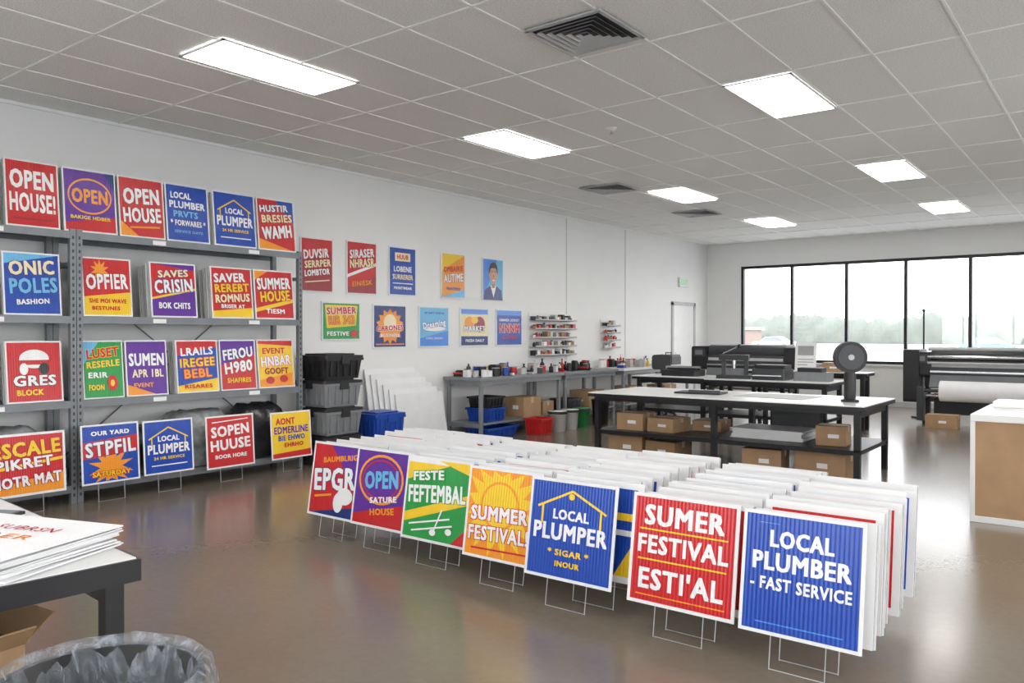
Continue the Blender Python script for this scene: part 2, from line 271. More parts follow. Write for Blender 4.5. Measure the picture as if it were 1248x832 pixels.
def ceil_mat():
    m=bpy.data.materials.new('acoustic_tile'); m.use_nodes=True; nt=m.node_tree; N=nt.nodes; L=nt.links
    b=N['Principled BSDF']; b.inputs['Roughness'].default_value=.9
    tc=N.new('ShaderNodeTexCoord'); n=N.new('ShaderNodeTexNoise'); n.inputs['Scale'].default_value=90; n.inputs['Detail'].default_value=4
    L.new(tc.outputs['Object'],n.inputs['Vector'])
    cr=N.new('ShaderNodeValToRGB'); e=cr.color_ramp.elements
    e[0].position=.36; e[0].color=(.72,.71,.69,1); e[1].position=.55; e[1].color=(.87,.865,.845,1)
    L.new(n.outputs['Fac'],cr.inputs['Fac']); L.new(cr.outputs['Color'],b.inputs['Base Color'])
    return m
b=B(); b.box((XL-.2,YF-.2,-.2),(XR+.2,YB+.2,0),floor_mat()); b.obj('floor')
b=B(); b.box((XL-.2,YF-.2,H),(XR+.2,YB+.2,H+.2),ceil_mat()); b.obj('ceiling')
b=B(); b.box((XL-.2,YF-.2,0),(XL,YB+.2,H),M_wall); b.obj('wall_left')
fr=.06
gm=bpy.data.materials.new('window_glass'); gm.use_nodes=True; nt=gm.node_tree; nt.nodes.clear()
o=nt.nodes.new('ShaderNodeOutputMaterial'); tr=nt.nodes.new('ShaderNodeBsdfTransparent'); gl=nt.nodes.new('ShaderNodeBsdfGlossy'); gl.inputs['Roughness'].default_value=.02
mx=nt.nodes.new('ShaderNodeMixShader'); mx.inputs[0].default_value=.05
nt.links.new(tr.outputs[0],mx.inputs[1]); nt.links.new(gl.outputs[0],mx.inputs[2]); nt.links.new(mx.outputs[0],o.inputs[0])
def window_wall(M,u0,u1,a0,a1,z0,z1,n,wname,winname,trname):
    """wall running along local x from u0..u1, outside at +y; opening a0..a1"""
    b=B()
    b.box((u0,0,0),(u1,.2,z0),M_wall,M); b.box((u0,0,z1),(u1,.2,H),M_wall,M)
    b.box((u0,0,z0),(a0,.2,z1),M_wall,M); b.box((a1,0,z0),(u1,.2,z1),M_wall,M)
    b.obj(wname)
    b=B()
    for i in range(n+1):
        x=a0+i*(a1-a0)/n; x0=x if i==0 else (a1-fr if i==n else x-fr/2)
        b.box((x0,.02,z0+fr),(x0+fr,.12,z1-fr),M_black,M)
    b.box((a0,.02,z0),(a1,.12,z0+fr),M_black,M); b.box((a0,.02,z1-fr),(a1,.12,z1),M_black,M)
    w=b.obj(winname)
    b=B(); b.box((a0,.065,z0),(a1,.07,z1),gm,M); b.obj('glass_pane',parent=w)
    b=B(); b.box((a0-.04,-.06,z0-.04),(a1+.04,-.001,z0),M_whitep,M); b.obj(trname)
WX0,WX1,WZ0,WZ1=-7.17,.98,.87,3.06
window_wall(Matrix.Translation((0,YB,0)),XL,XR,WX0,WX1,WZ0,WZ1,7,'wall_back','window_1','trim_2')
# unseen windows added behind and right of the camera for soft fill light
window_wall(Matrix.Translation((0,YF,0))@Matrix.Rotation(math.pi,4,'Z'),-XR,-XL,-2.9,6.6,.4,3.2,7,'wall_front','fill_window_2','trim_4')
window_wall(Matrix.Translation((XR,0,0))@Matrix.Rotation(-math.pi/2,4,'Z'),-YB-.2,-YF+.2,-11.0,1.5,.6,3.1,9,'wall_right','fill_window_3','trim_5')
b=B(); b.box((XL,YB-.012,0),(XR,YB,.1),M_trim); b.obj('baseboard_back')
b=B(); b.box((XL,YF,0),(XL+.012,16.0,.1),M_trim); b.box((XL,17.25,0),(XL+.012,YB-.02,.1),M_trim); b.obj('baseboard_left')
b=B()
for y in (11.9,14.0): b.box((XL,y-.012,.1),(XL+.006,y+.012,H-.03),M_trim)
b.obj('trim_1')
# door on left wall
b=B(); b.box((XL+.001,16.02,0),(XL+.03,16.1,2.2),M_lgrey); b.box((XL+.001,17.12,0),(XL+.03,17.2,2.2),M_lgrey); b.box((XL+.001,16.02,2.14),(XL+.03,17.2,2.22),M_lgrey)
b.box((XL+.001,16.1,0.01),(XL+.018,17.12,2.14),M_whitep)
b.cyl((XL+.02,16.2,1.0),(XL+.06,16.2,1.0),.012,M_chrome); b.cyl((XL+.06,16.2,1.0),(XL+.06,16.32,1.0),.012,M_chrome)
b.box((XL+.018,16.17,.93),(XL+.024,16.23,1.1),M_chrome)
b.obj('door_1')
b=B(); b.box((XL+.002,16.35,2.56),(XL+.05,16.8,2.76),M_whitep)
vs,fs=textmesh('EXIT'); b.add([(XL+.053,16.575+x*.34,2.66+y*.12) for x,y in vs],fs,mat('exit_green',(.03,.5,.15),.5,emis=.6))
b.obj('exit_sign')

# ceiling grid
M_tbar=mat('ceiling_tbar',(.86,.86,.85),.5,noise=.02)
b=B(); x=-2.15-.6*20
while x<XR:
    if x>XL+.05: b.box((x-.009,YF,H-.008),(x+.009,YB,H),M_tbar)
    x+=.6
y=6.4-1.25*8
while y<YB:
    if y>YF+.05: b.box((XL,y-.009,H-.0085),(XR,y+.009,H-.0005),M_tbar)
    y+=1.25
b.box((XL,YF,H-.03),(XL+.025,YB,H),M_tbar); b.box((XL,YB-.025,H-.03),(XR,YB,H),M_tbar)
b.obj('trim_3')

em=bpy.data.materials.new('led_diffuser'); em.use_nodes=True; nt=em.node_tree; nt.nodes.clear()
o=nt.nodes.new('ShaderNodeOutputMaterial'); e=nt.nodes.new('ShaderNodeEmission'); e.inputs['Color'].default_value=(1,.98,.945,1); e.inputs['Strength'].default_value=12
nt.links.new(e.outputs[0],o.inputs[0])
for cx,cys in ((-5.37,(.6,3.85,7.05,11.15,14.85)),(-2.45,(-1.2,2.95,7.05,11.15,14.85)),(.55,(.6,3.85,7.05,11.15,14.85))):
    for cy in cys:
        b=B(); w,l=.29,.63
        b.box((-w,-l,-.012),(-w+.018,l,0),M_tbar); b.box((w-.018,-l,-.012),(w,l,0),M_tbar)
        b.box((-w,-l,-.012),(w,-l+.018,0),M_tbar); b.box((-w,l-.018,-.012),(w,l,0),M_tbar)
        b.box((-w+.018,-l+.018,-.008),(w-.018,l-.018,-.002),em)
        b.obj('ceiling_light_panel',(cx,cy,H-.009))
def vent(x,y,s):
    b=B()
    k=6
    for i in range(k):
        r=s*(1-i/k); r2=r-s*.06
        vs=[(-r,-r,-.02),(r,-r,-.02),(r,r,-.02),(-r,r,-.02),(-r2,-r2,-.002),(r2,-r2,-.002),(r2,r2,-.002),(-r2,r2,-.002)]
        b.add(vs,[(0,1,5,4),(1,2,6,5),(2,3,7,6),(3,0,4,7)],M_lgrey)
    b.box((-s,-s,-.002),(s,s,0),M_black)
    b.box((-s-.02,-s-.02,-.012),(-s+.01,s+.02,-.001),M_lgrey);b.box((s-.01,-s-.02,-.012),(s+.02,s+.02,-.001),M_lgrey)
    b.box((-s,-s-.02,-.012),(s,-s+.01,-.001),M_lgrey);b.box((-s,s-.01,-.012),(s,s+.02,-.001),M_lgrey)
    b.obj('ceiling_air_vent',(x,y,H-.009))
vent(-3.02,4.72,.29); vent(-5.94,9.95,.3); vent(-5.96,12.9,.3)
b=B(); b.lathe([(.001,-.03),(.03,-.03),(.045,-.012),(.06,0)],M_whitep,16); b.cyl((0,0,-.06),(0,0,-.03),.008,M_chrome,8); b.lathe([(.001,-.062),(.02,-.062),(.02,-.058),(.001,-.056)],M_chrome,12); b.obj('fire_sprinkler',(-4.2,7.07,H-.001))

# ------------------------------------------------------------------ shelving
def shelving(y0,y1):
    b=B(); xf,xb=-7.4,-7.93
    pw=.05
    for y in (y0,y1-pw):
        for x in (xf-pw,xb):
            b.box((x,y,0),(x+pw,y+pw,2.43),M_steel)
        k=.06
        while k<2.4:
            b.box((xf,y+.017,k),(xf+.0015,y+.033,k+.028),M_steeld); k+=.06
        b.box((xb+pw,y+.02,.3),(xf-pw,y+.03,.34),M_steel); b.box((xb+pw,y+.02,2.1),(xf-pw,y+.03,2.14),M_steel)
    for z in (.16,.91,1.66,2.41):
        b.box((xb+.005,y0+.052,z-.012),(xf-.006,y1-.052,z),M_steel)
        b.box((xf-.008,y0+.051,z-.065),(xf-.001,y1-.051,z-.001),M_steel)
        b.box((xb,y0+.051,z-.06),(xb+.006,y1-.051,z),M_steel)
        if z>.2:
            for yy in (y0+.7,y0+1.75):
                b.box((xf-.002,yy,z-.055),(xf+.001,yy+.13,z-.015),M_paper)
    b.cyl((xb-.01,y0+.05,.3),(xb-.01,y1-.05,2.2),.008,M_steel,6); b.cyl((xb-.01,y1-.05,.3),(xb-.01,y0+.05,2.2),.008,M_steel,6)
    b.obj('metal_shelving_unit')
shelving(3.24,5.68); shelving(.78,3.235)

RZ=math.radians(90)
XS=-7.42
def shelf_sign(d,y0,y1,z,h,x=XS,lean=.1,stack=6,name='printed_sign'):
    sign(d,y1-y0-.012,h,(x,(y0+y1)/2,z+.003),RZ,lean,name=name)
    if stack:
        b=B()
        w=y1-y0-.02
        for i in range(stack):
            j=random.uniform(-.008,.008); yy=.016+i*.017
            b.box((-w/2+j,yy,0),(w/2+j,yy+.007,h-.005-random.uniform(0,.02)),M_board if i%2 else M_boardedge)
        b.obj('blank_sign_stack',(x,(y0+y1)/2,z+.003),(-lean,0,RZ))
for a in [('green_edge',2.2,2.64),('open_house',2.68,3.12),('open_neon',3.14,3.62),('open_house_y',3.63,4.085),('plumber_list',4.09,4.56),('plumber_house',4.6,5.11),('warriun',5.12,5.62)]:
    shelf_sign(a[0],a[1],a[2],2.41,.575,stack=5)
for a in [('white_red',2.18,2.64),('onic',2.66,3.13),('opfier',3.3,3.76),('crisin',3.93,4.42),('saver',4.57,5.07),('summer_house',5.08,5.6)]:
    shelf_sign(a[0],a[1],a[2],1.66,.54,stack=12 if a[0] in('crisin','saver') else 5)
for a in [('sumen',2.15,2.62),('bbq',2.68,3.14),('green_sale',3.3,3.68),('sumen',3.69,4.11),('ltails',4.19,4.66),('ferou',4.67,5.11),('yellow_red',5.12,5.6)]:
    shelf_sign(a[0],a[1],a[2],.91,.53,stack=8)
for d,y0,y1,z0,h in [('escape',2.42,3.09,.15,.52),('stpfil',3.22,3.74,.16,.53),('plumber_house',3.78,4.28,.17,.51),('sopen',4.42,4.97,.14,.53),('yellow_evt',5.18,5.71,.14,.51)]:
    sign(d,y1-y0,h,(-7.27,(y0+y1)/2,z0+.003),RZ,.07,stake=z0,name='yard_sign')
M_wrapd=mat('black_plastic_wrap',(.03,.03,.035),.25,noise=.3,bump=.6,bscale=14)
M_wrapl=mat('clear_wrap',(.3,.31,.32),.2,noise=.35,nscale=12,bump=.9,bscale=18)
def bundle(y0,y1,z0,z1,m,name):
    b=B(); n=14; k=7
    def P(i,j):
        u=i/n; v=j/k
        ed=min(1,4*min(u,1-u)+.25); ev=min(1,4*min(v,1-v)+.35)
        return (-7.85+.38*v, y0+(y1-y0)*u, z0+(z1-z0)*(ed*ev)**.5+random.uniform(-.02,.012))
    vs=[P(i,j) for i in range(n+1) for j in range(k+1)]
    fs=[(i*(k+1)+j,(i+1)*(k+1)+j,(i+1)*(k+1)+j+1,i*(k+1)+j+1) for i in range(n) for j in range(k)]
    b.add(vs,fs,m,None,True)
    ring=[i*(k+1) for i in range(n+1)]+[n*(k+1)+j for j in range(1,k+1)]+[i*(k+1)+k for i in range(n-1,-1,-1)]+[j for j in range(k-1,0,-1)]
    sv=[vs[r] for r in ring]+[(vs[r][0],vs[r][1],z0) for r in ring]; q=len(ring)
    b.add(sv,[(i,(i+1)%q,q+(i+1)%q,q+i) for i in range(q)],m)
    b.obj(name)
bundle(2.3,3.1,.165,.7,M_wrapl,'wrapped_sign_bundle')
bundle(3.35,4.1,.165,.62,M_wrapd,'wrapped_sign_bundle')
bundle(4.12,4.9,.165,.72,M_wrapl,'wrapped_sign_bundle')
bundle(4.92,5.58,.165,.74,M_wrapd,'wrapped_sign_bundle')

# ------------------------------------------------------------------ posters on wall
for d,y0,y1,z0,z1 in [('maroon_w',6.1,6.6,2.02,2.69),('red_sir',6.82,7.34,2.02,2.71),('blue_hub',7.56,8.08,2.03,2.70),('orange_one',8.6,9.13,2.03,2.70),('portrait',9.54,10.06,2.02,2.69),
    ('green_yel',6.42,7.05,1.42,1.91),('sun_badge',7.27,7.89,1.31,1.9),('ltblue',8.14,8.77,1.31,1.9),('burger',9.02,9.69,1.31,1.9),('blue_red',9.88,10.56,1.31,1.9)]:
    sign(d,y1-y0,z1-z0,(XL+.02,(y0+y1)/2,z0),RZ,0,name='wall_poster',thick=.015)

# ------------------------------------------------------------------ front yard sign display
cols=[('epgr',-4.92,-4.34,3.81),('open_purple',-4.42,-3.84,3.80),('green_fest',-3.86,-3.27,3.75),('summer_orange',-3.25,-2.68,3.68),('plumper',-2.72,-2.14,3.61),('sumer_red',-2.03,-1.45,3.56),('plumber_fast',-1.43,-.88,3.53)]
LN=.15
fcols=['red','blue','white','white','yellow','white','blue','red','white','white']
for k,(d,x0,x1,y) in enumerate(cols):
    w=x1-x0-.012; h=.545
    sign(d,w,h,((x0+x1)/2,y,.15),0,LN,stake=.148,name='yard_sign')
    b=B(); yy=.1; i=0
    yend=[4.95,5.0,5.0,5.0,4.95,4.9,4.7][k]
    while y+yy<yend:
        j=random.uniform(-.02,.02); dz=random.uniform(-.014,.012); cnt=random.choice((1,2,2,3))
        cc=random.choice(fcols)
        if k==4 and i==0: yy=.13; j=.09; cc='blue'
        hh=h-.01
        M=Matrix.Translation((j,yy,.15+dz))@Matrix.Rotation(-LN+random.uniform(-.03,.03),4,'X')@Matrix.Rotation(random.uniform(-.012,.012),4,'Z')
        for c in range(cnt):
            b.box((-w/2+c*.004,c*.011,0),(w/2+c*.004,c*.011+.007,hh-c*.004),M_board if c%2==0 else M_boardedge,M)
        mg=.035
        if cc!='white': b.add([(-w/2+mg,-.0012,mg),(w/2-mg,-.0012,mg),(w/2-mg,-.0012,hh-mg),(-w/2+mg,-.0012,hh-mg)],[(0,1,2,3)],ink(cc),M)
        if k==4 and i==0:
            b.add([(w/2-mg-.12,-.0018,mg),(w/2-mg,-.0018,mg),(w/2-mg,-.0018,mg+.2)],[(0,1,2)],ink('yellow'),M)
            b.box((w/2-mg-.25,-.0022,.33),(w/2-mg-.02,-.0016,.37),ink('yellow'),M); b.box((w/2-mg-.25,-.0022,.25),(w/2-mg-.02,-.0016,.28),ink('white'),M)
        if i%3==0:
            bot=-(.149+dz)
            for sx in (-.13,.13): b.cyl((sx,.02,bot),(sx,.02,.1),.0028,M_wire,6,M=M)
            b.cyl((-.13,.02,bot+.004),(.13,.02,bot+.004),.0028,M_wire,6,M=M)
        yy+=random.uniform(.09,.125)+.006*cnt; i+=1
    b.obj('yard_sign_stack',((x0+x1)/2,y,.006))

# ------------------------------------------------------------------ cardboard boxes
def carton(x,y,z,sx,sy,sz,rot=0,open_=False,name='cardboard_box',m=None):
    m=m or M_card; b=B(); t=.006
    b.box((-sx/2,-sy/2,0),(sx/2,-sy/2+t,sz),m); b.box((-sx/2,sy/2-t,0),(sx/2,sy/2,sz),m)
    b.box((-sx/2,-sy/2+t,0),(-sx/2+t,sy/2-t,sz),m); b.box((sx/2-t,-sy/2+t,0),(sx/2,sy/2-t,sz),m)
    b.box((-sx/2+t,-sy/2+t,0),(sx/2-t,sy/2-t,t),m)
    if open_:
        for s in (-1,1):
            M=Matrix.Translation((0,s*sy/2,sz))@Matrix.Rotation(s*-.9,4,'X'); b.box((-sx/2,-.003,0),(sx/2,.003,sy*.3),m,M)
            M=Matrix.Translation((s*sx/2,0,sz))@Matrix.Rotation(s*.8,4,'Y'); b.box((-.003,-sy/2,0),(.003,sy/2,sx*.25),m,M)
        b.box((-sx/2+t,-sy/2+t,sz*.7),(sx/2-t,sy/2-t,sz*.72),M_cardd)
    else:
        b.box((-sx/2,-sy/2,sz),(sx/2,-.003,sz+.005),m); b.box((-sx/2,.003,sz),(sx/2,sy/2,sz+.005),m)
        b.box((-sx/2-.001,-.03,sz+.005),(sx/2+.001,.03,sz+.0065),M_tape)
        b.box((-sx/2-.001,-.03,sz*.7),(-sx/2,.03,sz+.005),M_tape); b.box((sx/2,-.03,sz*.7),(sx/2+.001,.03,sz+.005),M_tape)
        b.box((-.03,-sy/2-.001,sz*.4),(.08,-sy/2,sz*.6),M_paper)
    return b.obj(name,(x,y,z),(0,0,rot))

# ------------------------------------------------------------------ central worktable
def worktable(x0,x1,y0,y1,zt,zs,name,top=M_whitep,edge=M_black,fr=M_black,t=.05,leg=.06,mid=True):
    b=B()
    b.box((x0,y0,zt-t),(x1,y1,zt-.012),edge); b.box((x0+.003,y0+.003,zt-.012),(x1-.003,y1-.003,zt),top)
    i=.06
    xsx=[x0+i,x1-i-leg]+([(x0+x1)/2-leg/2] if mid else [])
    for x in xsx:
        for y in (y0+i,y1-i-leg): b.box((x,y,0.012),(x+leg,y+leg,zt-t),fr); b.cyl((x+leg/2,y+leg/2,0),(x+leg/2,y+leg/2,.012),leg*.6,M_blackp,10)
        b.box((x+.01,y0+i+leg,zs-.05),(x+leg-.01,y1-i-leg,zs-.012),fr)
        b.box((x+.01,y0+i+leg,zt-t-.08),(x+leg-.01,y1-i-leg,zt-t-.02),fr)
    for y in (y0+i+.01,y1-i-leg+.01):
        b.box((x0+i,y,zt-t-.05),(x1-i,y+.04,zt-t),fr); b.box((x0+i,y,zs-.05),(x1-i,y+.04,zs-.012),fr)
    b.box((x0+i,y0+i,zs-.012),(x1-i,y1-i,zs),fr if top is not M_bench else top)
    return b.obj(name)
worktable(-5.3,-2.08,8.36,9.66,.785,.33,'cutting_worktable')
b=B(); b.box((-.28,-.16,0),(.28,.16,.02),M_blackp); b.box((-.1,-.16,.02),(.28,-.13,.05),M_dgrey); b.obj('cutting_mat',(-4.1,9.0,.786),(0,0,.1),.003)
b=B(); b.box((-.4,-.3,0),(.4,.3,.004),M_lgrey); b.obj('paper_sheet',(-3.2,9.1,.786),(0,0,-.1))
b=B()  # round black dispenser on a post
b.lathe([(.001,0),(.09,0),(.09,.02),(.03,.035)],M_blackp,20)
b.lathe([(.055,.02),(.06,.05),(.06,.28),(.045,.33),(.028,.36),(.02,.42),(.001,.42)],M_blackp,20)
b.cyl((0,-.045,.47),(0,.045,.47),.165,M_blackp,32); b.cyl((0,-.055,.47),(0,.055,.47),.13,M_dgrey,28); b.cyl((0,-.065,.47),(0,.065,.47),.03,M_lgrey,16)
b.box((-.02,-.02,.36),(.02,.02,.45),M_blackp)
b.obj('tape_dispenser',(-2.35,8.85,.786),(0,0,.5),.003)
for a in [(-4.85,8.75,.331,.34,.36,.2,.1),(-4.42,8.8,.331,.36,.4,.16,-.1),(-4.05,9.2,.331,.36,.34,.12,.05),(-2.5,8.8,.331,.3,.3,.2,.1)]: carton(*a)
carton(-4.9,8.75,.001,.45,.38,.25,.05); carton(-4.4,8.75,.001,.4,.4,.22,-.08,m=M_cardd); carton(-3.2,8.72,.001,.42,.38,.24,.1); carton(-2.55,8.72,.001,.52,.4,.26,-.05)
b=B(); 
for i in range(9): b.box((-.4+random.uniform(-.02,.02),-.28,i*.012),(.4+random.uniform(-.02,.02),.28,i*.012+.01),M_board)
b.obj('foam_board_pile',(-3.2,9.0,.331))
b=B(); b.box((-.3,-.01,0),(.3,.01,.3),M_blackp)
b.box((-.28,-.012,.02),(.28,-.01,.28),M_dgrey); b.box((-.2,-.06,0),(-.16,.06,.02),M_blackp); b.box((.16,-.06,0),(.2,.06,.02),M_blackp); b.obj('flat_black_panel',(-3.1,9.42,.331))

# ------------------------------------------------------------------ wall workbench
def bench(y0,y1,name,top=M_bench):
    b=B(); xb,xf=-7.95,-7.22; zt=.88
    b.box((xb,y0,zt-.045),(xf,y1,zt),top)
    b.box((xb+.05,y0+.06,.2),(xf-.04,y1-.06,.225),M_bench)
    n=max(2,round((y1-y0)/1.5)+1)
    for i in range(n):
        y=y0+.05+(y1-y0-.16)*i/(n-1)
        for x in (xb+.03,xf-.09): b.box((x,y,0),(x+.05,y+.05,zt-.045),M_bench)
        b.box((xb+.08,y+.01,zt-.12),(xf-.09,y+.04,zt-.05),M_bench); b.box((xb+.08,y+.01,.16),(xf-.09,y+.04,.2),M_bench)
    b.box((xf-.05,y0+.05,zt-.11),(xf-.03,y1-.05,zt-.045),M_bench)
    return b.obj(name,bevel=.004)
bench(8.6,10.7,'steel_workbench'); bench(10.72,12.4,'steel_workbench'); bench(12.6,15.4,'steel_workbench',M_whitep)
def bottles(y0,y1,n,x0,x1,z,name,seed,cols):
    random.seed(seed); b=B()
    for i in range(n):
        y=y0+(y1-y0)*(i+.5)/n; x=random.uniform(x0,x1); k=random.random(); m=random.choice(cols)
        if k<.35:
            r=random.uniform(.025,.04); h=random.uniform(.1,.2); b.lathe([(.001,0),(r,0),(r,h*.7),(r*.4,h*.85),(r*.35,h),(.001,h)],m,12,(x,y,0)); b.cyl((x,y,h),(x,y,h+.025),r*.45,random.choice(cols),10)
        elif k<.6:
            r=random.uniform(.04,.06); h=random.uniform(.08,.14); b.cyl((x,y,0),(x,y,h),r,m,14); b.cyl((x,y,h),(x,y,h+.008),r*1.05,M_lgrey,14)
        elif k<.85:
            w=random.uniform(.04,.08); h=random.uniform(.05,.16); b.rbox((x-w,y-w*.8,0),(x+w,y+w*.8,h),.01,m); b.box((x-w*.8,y-w*.6,h),(x+w*.8,y+w*.6,h+.012),random.choice(cols))
        else:
            b.box((x-.1,y-.02,0),(x+.1,y+.02,.03),m); b.cyl((x-.12,y,.045),(x+.05,y,.045),.015,random.choice(cols),8)
    return b.obj(name,(0,0,z))
mix=[M_blackp,M_red,M_whitep,M_lgrey,M_blackp,M_yel,M_dgrey,M_blue,M_whitep,M_card]
bottles(8.65,9.6,10,-7.6,-7.35,.882,'ink_bottles',1,[M_whitep,M_lgrey,M_card,M_blackp,M_whitep,M_blue])
bottles(8.65,9.8,9,-7.85,-7.72,.882,'spray_cans',2,mix)
bottles(9.7,10.65,11,-7.6,-7.35,.882,'hand_tools',3,[M_blackp,M_dgrey,M_red,M_lgrey])
bottles(9.9,10.65,7,-7.86,-7.72,.882,'paint_cans',4,mix)
bottles(10.75,12.2,14,-7.7,-7.35,.882,'hand_tools',5,[M_red,M_blackp,M_dgrey,M_red,M_whitep])
bottles(12.7,14.5,16,-7.6,-7.3,.882,'supply_bottles',6,mix)
bottles(12.7,14.5,18,-7.85,-7.72,.882,'supply_bottles',11,[M_red,M_blackp,M_blackp,M_whitep])
b=B(); b.rbox((-.18,-.22,0),(.18,.22,.16),.02,M_blackp); b.rbox((-.17,-.21,.16),(.17,.21,.2),.03,M_dgrey); b.cyl((0,-.12,.24),(0,.12,.24),.012,M_blackp); b.cyl((0,-.12,.2),(0,-.12,.24),.01,M_blackp); b.cyl((0,.12,.2),(0,.12,.24),.01,M_blackp)
b.obj('toolbox',(-7.5,14.9,.882))
def wallrack(y0,y1,z0,z1,rows,seed,name):
    random.seed(seed); b=B(); x=XL+.004
    b.box((x,y0,z0),(x+.012,y1,z1),M_board)
    for r in range(rows):
        z=z0+(z1-z0)*r/rows+.01
        b.box((x+.012,y0,z),(x+.16,y1,z+.008),M_lgrey); b.box((x+.155,y0,z),(x+.16,y1,z+.03),M_lgrey)
        y=y0+.02; hh=(z1-z0)/rows*.75
        while y<y1-.1:
            w=random.uniform(.04,.09); m=random.choice([M_red,M_blackp,M_whitep,M_dgrey,M_card,M_lgrey,M_blackp,M_card])
            h=hh*random.uniform(.55,1)
            if random.random()<.5: b.box((x+.03,y,z+.008),(x+.14,y+w,z+.008+h),m)
            else: b.cyl((x+.09,y+w/2,z+.008),(x+.09,y+w/2,z+.008+h*.75),w/2,m,10); b.cyl((x+.09,y+w/2,z+.008+h*.75),(x+.09,y+w/2,z+.008+h),w/4,M_blackp,8)
            y+=w+random.uniform(.005,.02)
    b.obj(name)
wallrack(10.75,12.0,1.12,1.86,5,21,'parts_rack'); wallrack(13.05,13.55,1.22,1.78,4,22,'parts_rack')

# crates under bench
def crate(x,y,z,sx,sy,sz,m,name,lid=None,rot=0):
    b=B()
    f=.88
    def quadring(z0,f0,z1,f1,mm,off=0):
        vs=[(-sx/2*f0-off,-sy/2*f0-off,z0),(sx/2*f0+off,-sy/2*f0-off,z0),(sx/2*f0+off,sy/2*f0+off,z0),(-sx/2*f0-off,sy/2*f0+off,z0),
            (-sx/2*f1-off,-sy/2*f1-off,z1),(sx/2*f1+off,-sy/2*f1-off,z1),(sx/2*f1+off,sy/2*f1+off,z1),(-sx/2*f1-off,sy/2*f1+off,z1)]
        b.add(vs,[(0,1,5,4),(1,2,6,5),(2,3,7,6),(3,0,4,7)],mm); return vs
    vs=quadring(0,f,sz,1,m); b.add(vs[:4],[(3,2,1,0)],m)
    quadring(sz,.95,.01,f-.04,m)
    b.box((-sx/2*.86,-sy/2*.86,.01),(sx/2*.86,sy/2*.86,.014),m)
    for a,c in (((-sx/2-.015,-sy/2-.015,sz-.03),(sx/2+.015,-sy/2+.01,sz)),((-sx/2-.015,sy/2-.01,sz-.03),(sx/2+.015,sy/2+.015,sz)),((-sx/2-.015,-sy/2+.01,sz-.03),(-sx/2+.01,sy/2-.01,sz)),((sx/2-.01,-sy/2+.01,sz-.03),(sx/2+.015,sy/2-.01,sz))): b.box(a,c,m)
    for k in range(5):
        yy=-sy/2*.75+sy*.75*k/4; b.box((sx/2*.9,yy-.008,.03),(sx/2*.97+.012,yy+.008,sz-.03),m)
        xx=-sx/2*.75+sx*.75*k/4; b.box((xx-.008,-sy/2*.97-.012,.03),(xx+.008,-sy/2*.9,sz-.03),m)
    if lid:
        b.rbox((-sx/2-.02,-sy/2-.02,sz),(sx/2+.02,sy/2+.02,sz+.03),.03,lid); b.rbox((-sx/2*.8,-sy/2*.8,sz+.03),(sx/2*.8,sy/2*.8,sz+.05),.03,lid)
        for s in (-1,1): b.box((-.05,s*(sy/2+.02)-.01,sz-.06),(.05,s*(sy/2+.02)+.01,sz+.03),lid)
        b.box((sx/2+.01,-.06,sz-.07),(sx/2+.03,.06,sz+.03),lid)
    return b.obj(name,(x,y,z),(0,0,rot))
crate(-7.5,9.05,.227,.4,.42,.2,M_blue,'blue_storage_crate'); crate(-7.5,9.05,.43,.36,.4,.16,M_blackp,'black_storage_crate')
crate(-7.42,9.1,.001,.4,.7,.15,M_blue,'blue_storage_crate')
crate(-7.05,9.75,.001,.3,.3,.24,M_red,'red_storage_crate')
carton(-7.5,9.95,.227,.36,.45,.3); carton(-7.5,10.42,.227,.3,.3,.2,.0)
crate(-7.5,11.15,.227,.35,.4,.2,M_dgrey,'grey_storage_crate'); carton(-7.5,11.8,.227,.4,.5,.3)
carton(-7.5,13.2,.227,.4,.5,.3); carton(-7.5,14.6,.227,.4,.5,.26)
b=B()
for yy,m in ((0,M_whitep),(.34,M_whitep),(.68,M_grn)):
    b.lathe([(.001,0),(.12,0),(.14,.28),(.15,.28),(.15,.31),(.001,.315)],m,20,(0,yy,0)); b.lathe([(.152,.27),(.155,.3),(.152,.31)],M_blackp,20,(0,yy,0))
b.obj('paint_buckets',(-7.02,10.2,.001))
b=B(); b.lathe([(.001,0),(.12,0),(.15,.4),(.16,.4),(.15,.42),(.14,.4),(.11,.03),(.001,.03)],M_blackp,20); b.obj('waste_bin',(-6.98,11.4,.001))

# totes stack
zz=.001
for i,(h,m,l) in enumerate([(.29,M_dgrey,M_blackp),(.27,M_grey,M_blackp),(.27,M_grey,M_blackp),(.24,M_blackp,M_blackp)]):
    crate(-7.45+.015*(i%2),6.1,zz,.5,.54,h,m,'storage_tote',l,rot=.03*(i%2)); zz+=h+.051
crate(-7.35,6.8,.001,.4,.46,.5,M_blue,'blue_recycling_bin',M_blue)
carton(-7.15,7.62,.001,.28,.3,.16)
b=B()
for i in range(6):
    M=Matrix.Translation((i*.03,i*.07,0))@Matrix.Rotation(-.18,4,'Y')
    b.box((-.006,-.5,0),(.006,.42,1.05-i*.07),M_board if i%2 else M_paper,M)
b.obj('leaning_foam_boards',(-7.78,7.6,.003))

